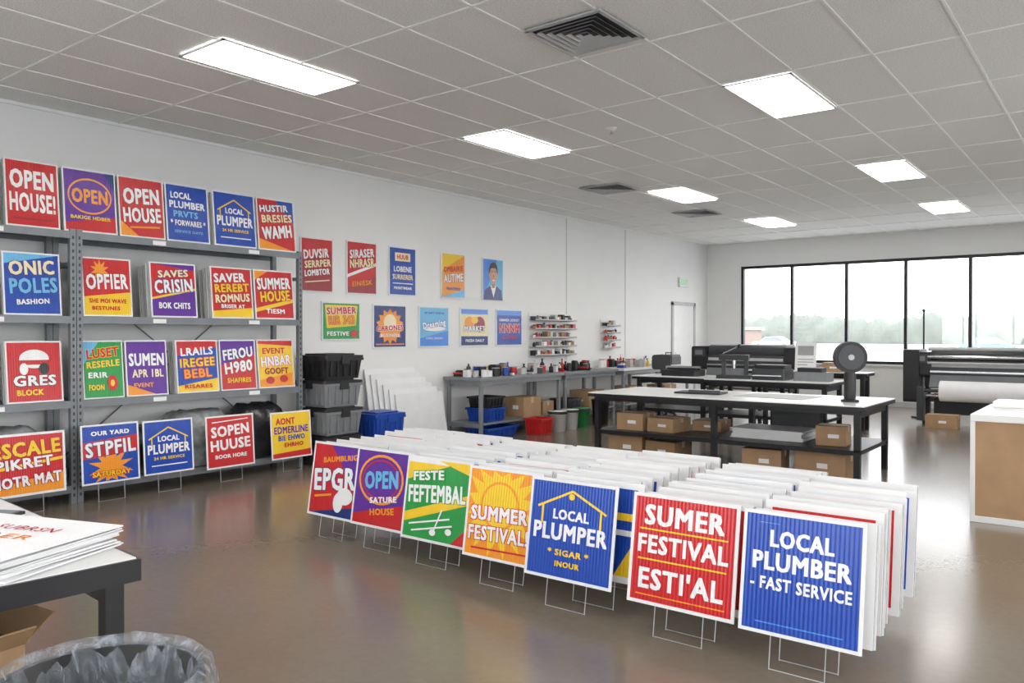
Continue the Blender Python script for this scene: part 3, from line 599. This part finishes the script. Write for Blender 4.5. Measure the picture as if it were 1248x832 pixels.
# ------------------------------------------------------------------ back work area
worktable(-6.5,-5.2,11.6,12.5,.82,.3,'cutting_worktable',mid=False)
worktable(-5.15,-3.3,11.4,12.3,.82,.3,'cutting_worktable')
def printer(x0,x1,y,zt,name,roll=False,body=M_dgrey):
    b=B()
    for x in (x0+.15,x1-.22):
        b.box((x,y-.35,.06),(x+.08,y+.35,.11),M_blackp); b.box((x,y-.05,.11),(x+.08,y+.05,zt-.42),M_blackp)
        for yy in (y-.32,y+.3): b.cyl((x+.02,yy,.035),(x+.06,yy,.035),.035,M_blackp,12)
    b.box((x0+.2,y-.02,.35),(x1-.2,y+.02,.42),M_dgrey)
    b.rbox((x0,y-.3,zt-.42),(x1,y+.32,zt-.16),.04,body,axis='x'); b.rbox((x0+.28,y-.26,zt-.2),(x1-.28,y+.3,zt),.08,body,axis='x')
    b.rbox((x0-.02,y-.32,zt-.44),(x0+.28,y+.32,zt-.02),.05,M_blackp,axis='x'); b.rbox((x1-.28,y-.32,zt-.44),(x1+.02,y+.32,zt-.02),.05,M_blackp,axis='x')
    b.box((x0+.3,y-.31,zt-.27),(x1-.3,y-.295,zt-.22),M_lgrey); b.box((x0+.3,y-.2,zt-.001),(x1-.3,y+.2,zt+.012),M_lgrey)
    b.box((x0+.28,y-.33,zt-.36),(x1-.28,y-.29,zt-.33),M_chrome)
    b.box((x0+.03,y-.34,zt-.2),(x0+.24,y-.32,zt-.06),M_dgrey); b.box((x0+.06,y-.345,zt-.17),(x0+.2,y-.34,zt-.09),M_grey)
    b.add([(x0+.28,y-.3,zt-.4),(x1-.28,y-.3,zt-.4),(x1-.28,y-.42,zt-.6),(x0+.28,y-.42,zt-.6),(x0+.28,y-.27,zt-.42),(x1-.28,y-.27,zt-.42),(x1-.28,y-.39,zt-.62),(x0+.28,y-.39,zt-.62)],[(0,3,2,1),(4,5,6,7),(0,1,5,4),(2,3,7,6),(1,2,6,5),(3,0,4,7)],M_grey)
    b.cyl((x0+.2,y-.3,zt-.75),(x1-.2,y-.3,zt-.75),.035,M_chrome,14)
    for x in (x0+.17,x1-.2): b.box((x,y-.34,zt-.8),(x+.03,y-.02,zt-.7),M_blackp)
    if roll:
        b.cyl((x0+.45,y-.42,.56),(x1-.2,y-.42,.56),.17,M_paper,28); b.cyl((x0+.2,y-.42,.56),(x1-.1,y-.42,.56),.03,M_dgrey,12)
        b.box((x0+.3,y-.1,.15),(x1-.2,y-.06,.5),M_blackp)
        for x in (x0+.16,x1-.16): b.box((x-.05,y-.5,.06),(x+.05,y-.3,.62),M_dgrey)
        for k in range(3): b.cyl((x0+.25,y-.3+.14*k,zt+.03),(x1-.25,y-.3+.14*k,zt+.03),.03,M_chrome if k%2 else M_lgrey,12)
        b.cyl((x0+.25,y-.36,zt-.1),(x1-.25,y-.36,zt-.1),.028,M_chrome,12); b.cyl((x0+.25,y-.38,zt-.2),(x1-.25,y-.38,zt-.2),.02,M_lgrey,12)
        b.rbox((x0-.12,y-.4,.35),(x0+.12,y+.3,zt+.02),.05,M_blackp,axis='x')
    b.obj(name)
printer(-6.35,-4.4,13.9,1.3,'wide_format_printer')
printer(-2.95,.3,15.2,1.22,'wide_format_printer',True)
carton(-2.4,14.4,.001,.45,.35,.2)
b=B(); b.cyl((0,0,0),(0,0,.03),.2,M_blackp,20); b.cyl((0,0,.03),(0,0,1.9),.015,M_blackp,10); b.ball((0,0,1.92),.03,M_blackp); b.obj('floor_stand',(-2.95,15.85,.001))
b=B(); b.box((-.25,-.2,0),(.25,.2,.05),M_blackp); b.box((-.2,.1,.05),(-.14,.16,.35),M_dgrey); b.box((.14,.1,.05),(.2,.16,.35),M_dgrey); b.box((-.22,-.12,.28),(.22,.18,.36),M_blackp); b.cyl((0,0,.15),(0,0,.28),.03,M_chrome); b.cyl((-.15,-.15,.38),(.1,-.3,.5),.012,M_chrome,8); b.ball((.1,-.3,.5),.03,M_blackp)
b.obj('heat_press',(-4.85,11.85,.821),(0,0,.3),.004)
b=B(); b.rbox((-.25,-.2,0),(.25,.2,.16),.03,M_dgrey); b.rbox((-.23,-.15,.16),(.23,.18,.22),.03,M_blackp); b.box((-.2,-.3,.06),(.2,-.2,.07),M_paper); b.obj('desktop_printer',(-4.25,11.85,.821))
b=B(); b.rbox((-.25,-.14,0),(.25,.14,.13),.03,M_grey); b.rbox((-.2,-.12,.13),(.15,.12,.19),.02,M_blackp); b.obj('laminator',(-3.65,11.85,.821))
b=B(); b.rbox((-.3,-.2,0),(.3,.2,.1),.02,M_blackp); b.cyl((-.3,0,.13),(.3,0,.13),.03,M_chrome); b.obj('roll_trimmer',(-5.8,12.05,.821))
worktable(-5.1,-3.2,13.0,13.45,.9,.3,'side_table',mid=False)
sign('proof',.34,.46,(-4.2,13.2,.903),0,.1,name='printed_proof')
carton(-3.75,13.2,.901,.3,.25,.14)
b=B(); b.lathe([(.001,.62),(.17,.62),(.19,.65),(.19,.68),(.17,.7),(.001,.71)],M_blackp,20)
for k in range(5):
    t=2*math.pi*k/5; b.cyl((0,0,.12),(.26*math.cos(t),.26*math.sin(t),.06),.018,M_blackp,8); b.ball((.26*math.cos(t),.26*math.sin(t),.03),.03,M_blackp,n=8)
b.cyl((0,0,.1),(0,0,.62),.025,M_chrome); b.rbox((-.17,.15,.85),(.17,.19,1.12),.05,M_blackp,axis='y'); b.box((-.02,.17,.66),(.02,.19,.9),M_blackp)
b.obj('swivel_stool',(-6.75,13.1,.001),(0,0,.4))

# ------------------------------------------------------------------ counter on right
b=B(); x0,x1,y0,y1,z=-1.02,.9,7.3,8.5,.85
b.box((x0+.015,y0+.015,.05),(x1-.015,y1-.015,z-.03),M_card)
b.box((x0,y0,0.0),(x1,y1,.05),M_whitep); b.box((x0,y0,z-.045),(x1,y1,z+.01),M_whitep)
b.box((x0,y0,.05),(x0+.035,y0+.015,z-.045),M_whitep); b.box((x1-.035,y0,.05),(x1,y0+.015,z-.045),M_whitep)
b.box((x0,y0+.015,.05),(x0+.015,y0+.05,z-.045),M_whitep); b.box((x0,y1-.05,.05),(x0+.015,y1,z-.045),M_whitep)
b.box((x0+.06,y1-.4,z+.01),(x1,y1-.02,z+.06),M_whitep)
b.obj('packing_counter',bevel=.004)

# ------------------------------------------------------------------ foreground left
MT=Matrix.Translation((-2.62,1.35,0))@Matrix.Rotation(math.radians(-4),4,'Z')
b=B()
b.box((-2.4,-1.5,.675),(0,0,.748),M_black,MT); b.box((-2.4+.012,-1.5,.748),(-.012,-.012,.752),M_whitep,MT)
for x,y in ((-.1,-.1),(-2.3,-.1),(-.1,-1.45),(-2.3,-1.45)): b.box((x,y,0),(x+.06,y+.06,.675),M_black,MT)
b.box((-2.24,-.09,.6),(-.1,-.06,.675),M_black,MT)
b.obj('packing_table')
random.seed(5)
b=B()
for i in range(14):
    M=Matrix.Translation((random.uniform(-.012,.02),random.uniform(-.012,.012),i*.0055))@Matrix.Rotation(random.uniform(-.05,.05),4,'Z')
    b.box((-.33,-.24,0),(.33,.24,.0042),M_paper if i%2 else M_board,M)
M=Matrix.Translation((0,0,14*.0055+.001))
for t,y,c in (('SUBRSN',.1,'red'),('BRER',-.0,'orange')):
    vs,fs=textmesh(t); b.add([(x*.26+.08,yy*.05+y,0) for x,yy in vs],fs,ink(c),M)
b.obj('printed_paper_stack',(-3.05,1.03,.7525),(0,0,math.radians(20)))
b=B(); b.box((-.16,-.12,0),(.16,.12,.012),M_blackp); b.box((-.15,-.11,.012),(.15,.11,.016),M_grey); b.obj('black_folder',(-3.72,1.2,.7525),(0,0,.5))
carton(-3.0,.85,.001,.4,.4,.5,.1,True)
# bin with liner
linm=bpy.data.materials.new('clear_bin_liner'); linm.use_nodes=True; nt=linm.node_tree; nt.nodes.clear(); N=nt.nodes
o=N.new('ShaderNodeOutputMaterial'); pr=N.new('ShaderNodeBsdfPrincipled'); pr.inputs['Base Color'].default_value=(.55,.6,.66,1); pr.inputs['Roughness'].default_value=.15
tr=N.new('ShaderNodeBsdfTransparent'); mx=N.new('ShaderNodeMixShader'); tc=N.new('ShaderNodeTexCoord'); nz=N.new('ShaderNodeTexNoise'); nz.inputs['Scale'].default_value=14; nz.inputs['Detail'].default_value=7; nz.inputs['Distortion'].default_value=3
mp=N.new('ShaderNodeMapping'); mp.inputs['Scale'].default_value=(1,1,.35)
mr=N.new('ShaderNodeMapRange'); mr.inputs['From Min'].default_value=.4; mr.inputs['From Max'].default_value=.68; mr.inputs['To Min'].default_value=.15; mr.inputs['To Max'].default_value=.5
bp=N.new('ShaderNodeBump'); bp.inputs['Strength'].default_value=1; bp.inputs['Distance'].default_value=.04
lk=nt.links; lk.new(tc.outputs['Object'],mp.inputs['Vector']); lk.new(mp.outputs['Vector'],nz.inputs['Vector']); lk.new(nz.outputs['Fac'],mr.inputs['Value']); lk.new(mr.outputs['Result'],mx.inputs[0]); lk.new(nz.outputs['Fac'],bp.inputs['Height']); lk.new(bp.outputs['Normal'],pr.inputs['Normal'])
lk.new(tr.outputs[0],mx.inputs[1]); lk.new(pr.outputs[0],mx.inputs[2]); lk.new(mx.outputs[0],o.inputs[0])
b=B(); b.lathe([(.001,0),(.19,0),(.235,.62),(.25,.62),(.25,.64),(.23,.64),(.185,.02),(.001,.02)],M_blackp,36)
bo=b.obj('waste_bin_lined',(-2.02,.93,.001))
b=B(); n=96; prof=[(.02,.2),(.09,.21),(.14,.26),(.18,.36),(.2,.46),(.215,.56),(.232,.645),(.25,.668),(.268,.65),(.278,.6),(.284,.53),(.292,.45)]
ph=[random.uniform(0,6.28) for _ in range(6)]
vs=[]
for j,(r,z) in enumerate(prof):
    for i in range(n):
        t=2*math.pi*i/n; a=[0,.01,.014,.012,.01,.007,.004,.004,.007,.01,.012,.014][j]
        f=math.sin(7*t+ph[0]+j*.25)+.8*math.sin(17*t+ph[1]-j*.2)+.6*math.sin(29*t+ph[2]+j*.1)
        rr=r+a*.5*f; vs.append((rr*math.cos(t),rr*math.sin(t),z+a*.4*math.sin(11*t+ph[3]+j)))
b.add(vs,[(j*n+i,j*n+(i+1)%n,(j+1)*n+(i+1)%n,(j+1)*n+i) for j in range(len(prof)-1) for i in range(n)],linm,None,True)
b.obj('bin_liner',(0,0,0),parent=bo)

# ------------------------------------------------------------------ exterior
M_asph=mat('pale_pavement',(.5,.5,.49),.9,nscale=.5,noise=.1); M_grass=mat('dry_grass',(.3,.31,.26),.9); M_tree=mat('hazy_foliage',(.19,.205,.18),1,noise=.12,nscale=.3); M_brick=mat('brick',(.3,.22,.19),.8)
b=B(); b.box((-200,-60,-.3),(120,260,-.21),M_asph); b.box((-160,100,-.21),(100,145,-.19),M_grass); b.obj('ground_outside')
# tree belt: continuous ragged canopy mass
b=B(); nx=520; vs=[]
for i in range(nx+1):
    x=-130+i*.35
    h=4.6+1.5*mnoise.noise(Vector((x*.07,0,0)))+1.3*mnoise.noise(Vector((x*.35,3,0)))+.8*mnoise.noise(Vector((x*1.3,7,0)))
    for j,(yo,k) in enumerate(((0,0),(-.3,.3),(.0,.6),(.6,.85),(1.4,1.0),(3,.9),(4,0))):
        vs.append((x,150+yo+.8*mnoise.noise(Vector((x*.5,j*2.1,1))), -.21+(h+.2)*k+(.35*mnoise.noise(Vector((x*.9,j*1.7,4))) if k else 0)))
b.add(vs,[(i*7+j,(i+1)*7+j,(i+1)*7+j+1,i*7+j+1) for i in range(nx) for j in range(6)],M_tree,None,True)
b.obj('tree_line')
b=B(); b.box((-62,110,-.2),(-44,118,2.1),M_brick); b.box((-62.3,109.7,2.1),(-43.7,118.3,2.5),M_lgrey)
for k in range(6): b.box((-61+k*2.8,109.95,.8),(-59.4+k*2.8,110,1.7),M_grey)
b.obj('neighbouring_building')
def car(x,y,m):
    b=B(); pr=[(-2.1,.35),(-2.1,.75),(-1.9,.9),(-1.2,.98),(-.6,1.42),(.7,1.45),(1.4,1.0),(2.05,.9),(2.15,.6),(2.15,.35)]
    n=len(pr); vs=[(a,-.85,z) for a,z in pr]+[(a,.85,z) for a,z in pr]
    b.add(vs,[tuple(range(n)),tuple(range(2*n-1,n-1,-1))]+[(i,n+i,n+(i+1)%n,(i+1)%n) for i in range(n)],m)
    for s in (-1,1):
        q=[(-1.1,.98),(-.6,1.36),(.65,1.38),(1.2,1.0)]; b.add([(a,s*.86,z) for a,z in q],[(0,1,2,3)],M_grey)
        for xx in (-1.35,1.35): b.cyl((xx,s*.7,.33),(xx,s*.88,.33),.33,M_blackp,16); b.cyl((xx,s*.88,.33),(xx,s*.89,.33),.18,M_lgrey,12)
    b.obj('parked_car',(x,y,-.2))
mblue=mat('car_blue',(.2,.28,.42),.3); msil=mat('car_silver',(.5,.5,.52),.3,.3)
car(-8.2,64,mblue); car(-30,84,msil); car(-38,84,M_whitep)

# ------------------------------------------------------------------ world
w=bpy.data.worlds.new('sky'); S.world=w; w.use_nodes=True; nt=w.node_tree; bg=nt.nodes['Background']
tc=nt.nodes.new('ShaderNodeTexCoord'); sp=nt.nodes.new('ShaderNodeSeparateXYZ'); cr=nt.nodes.new('ShaderNodeValToRGB')
cr.color_ramp.elements[0].color=(1,1,1,1); cr.color_ramp.elements[1].color=(.86,.92,1,1); cr.color_ramp.elements[1].position=.6
nt.links.new(tc.outputs['Generated'],sp.inputs[0]); nt.links.new(sp.outputs['Z'],cr.inputs['Fac']); nt.links.new(cr.outputs['Color'],bg.inputs['Color'])
bg.inputs['Strength'].default_value=5.4

# ------------------------------------------------------------------ camera
cd=bpy.data.cameras.new('camera'); cam=bpy.data.objects.new('camera',cd); COL.objects.link(cam)
cd.sensor_width=36; cd.lens=974/1248*36; cd.clip_end=500
cam.location=(0,0,1.5); cam.rotation_euler=(math.radians(90-.53),0,math.radians(37.8))
S.camera=cam
S.view_settings.view_transform='Standard'
S.view_settings.exposure=0
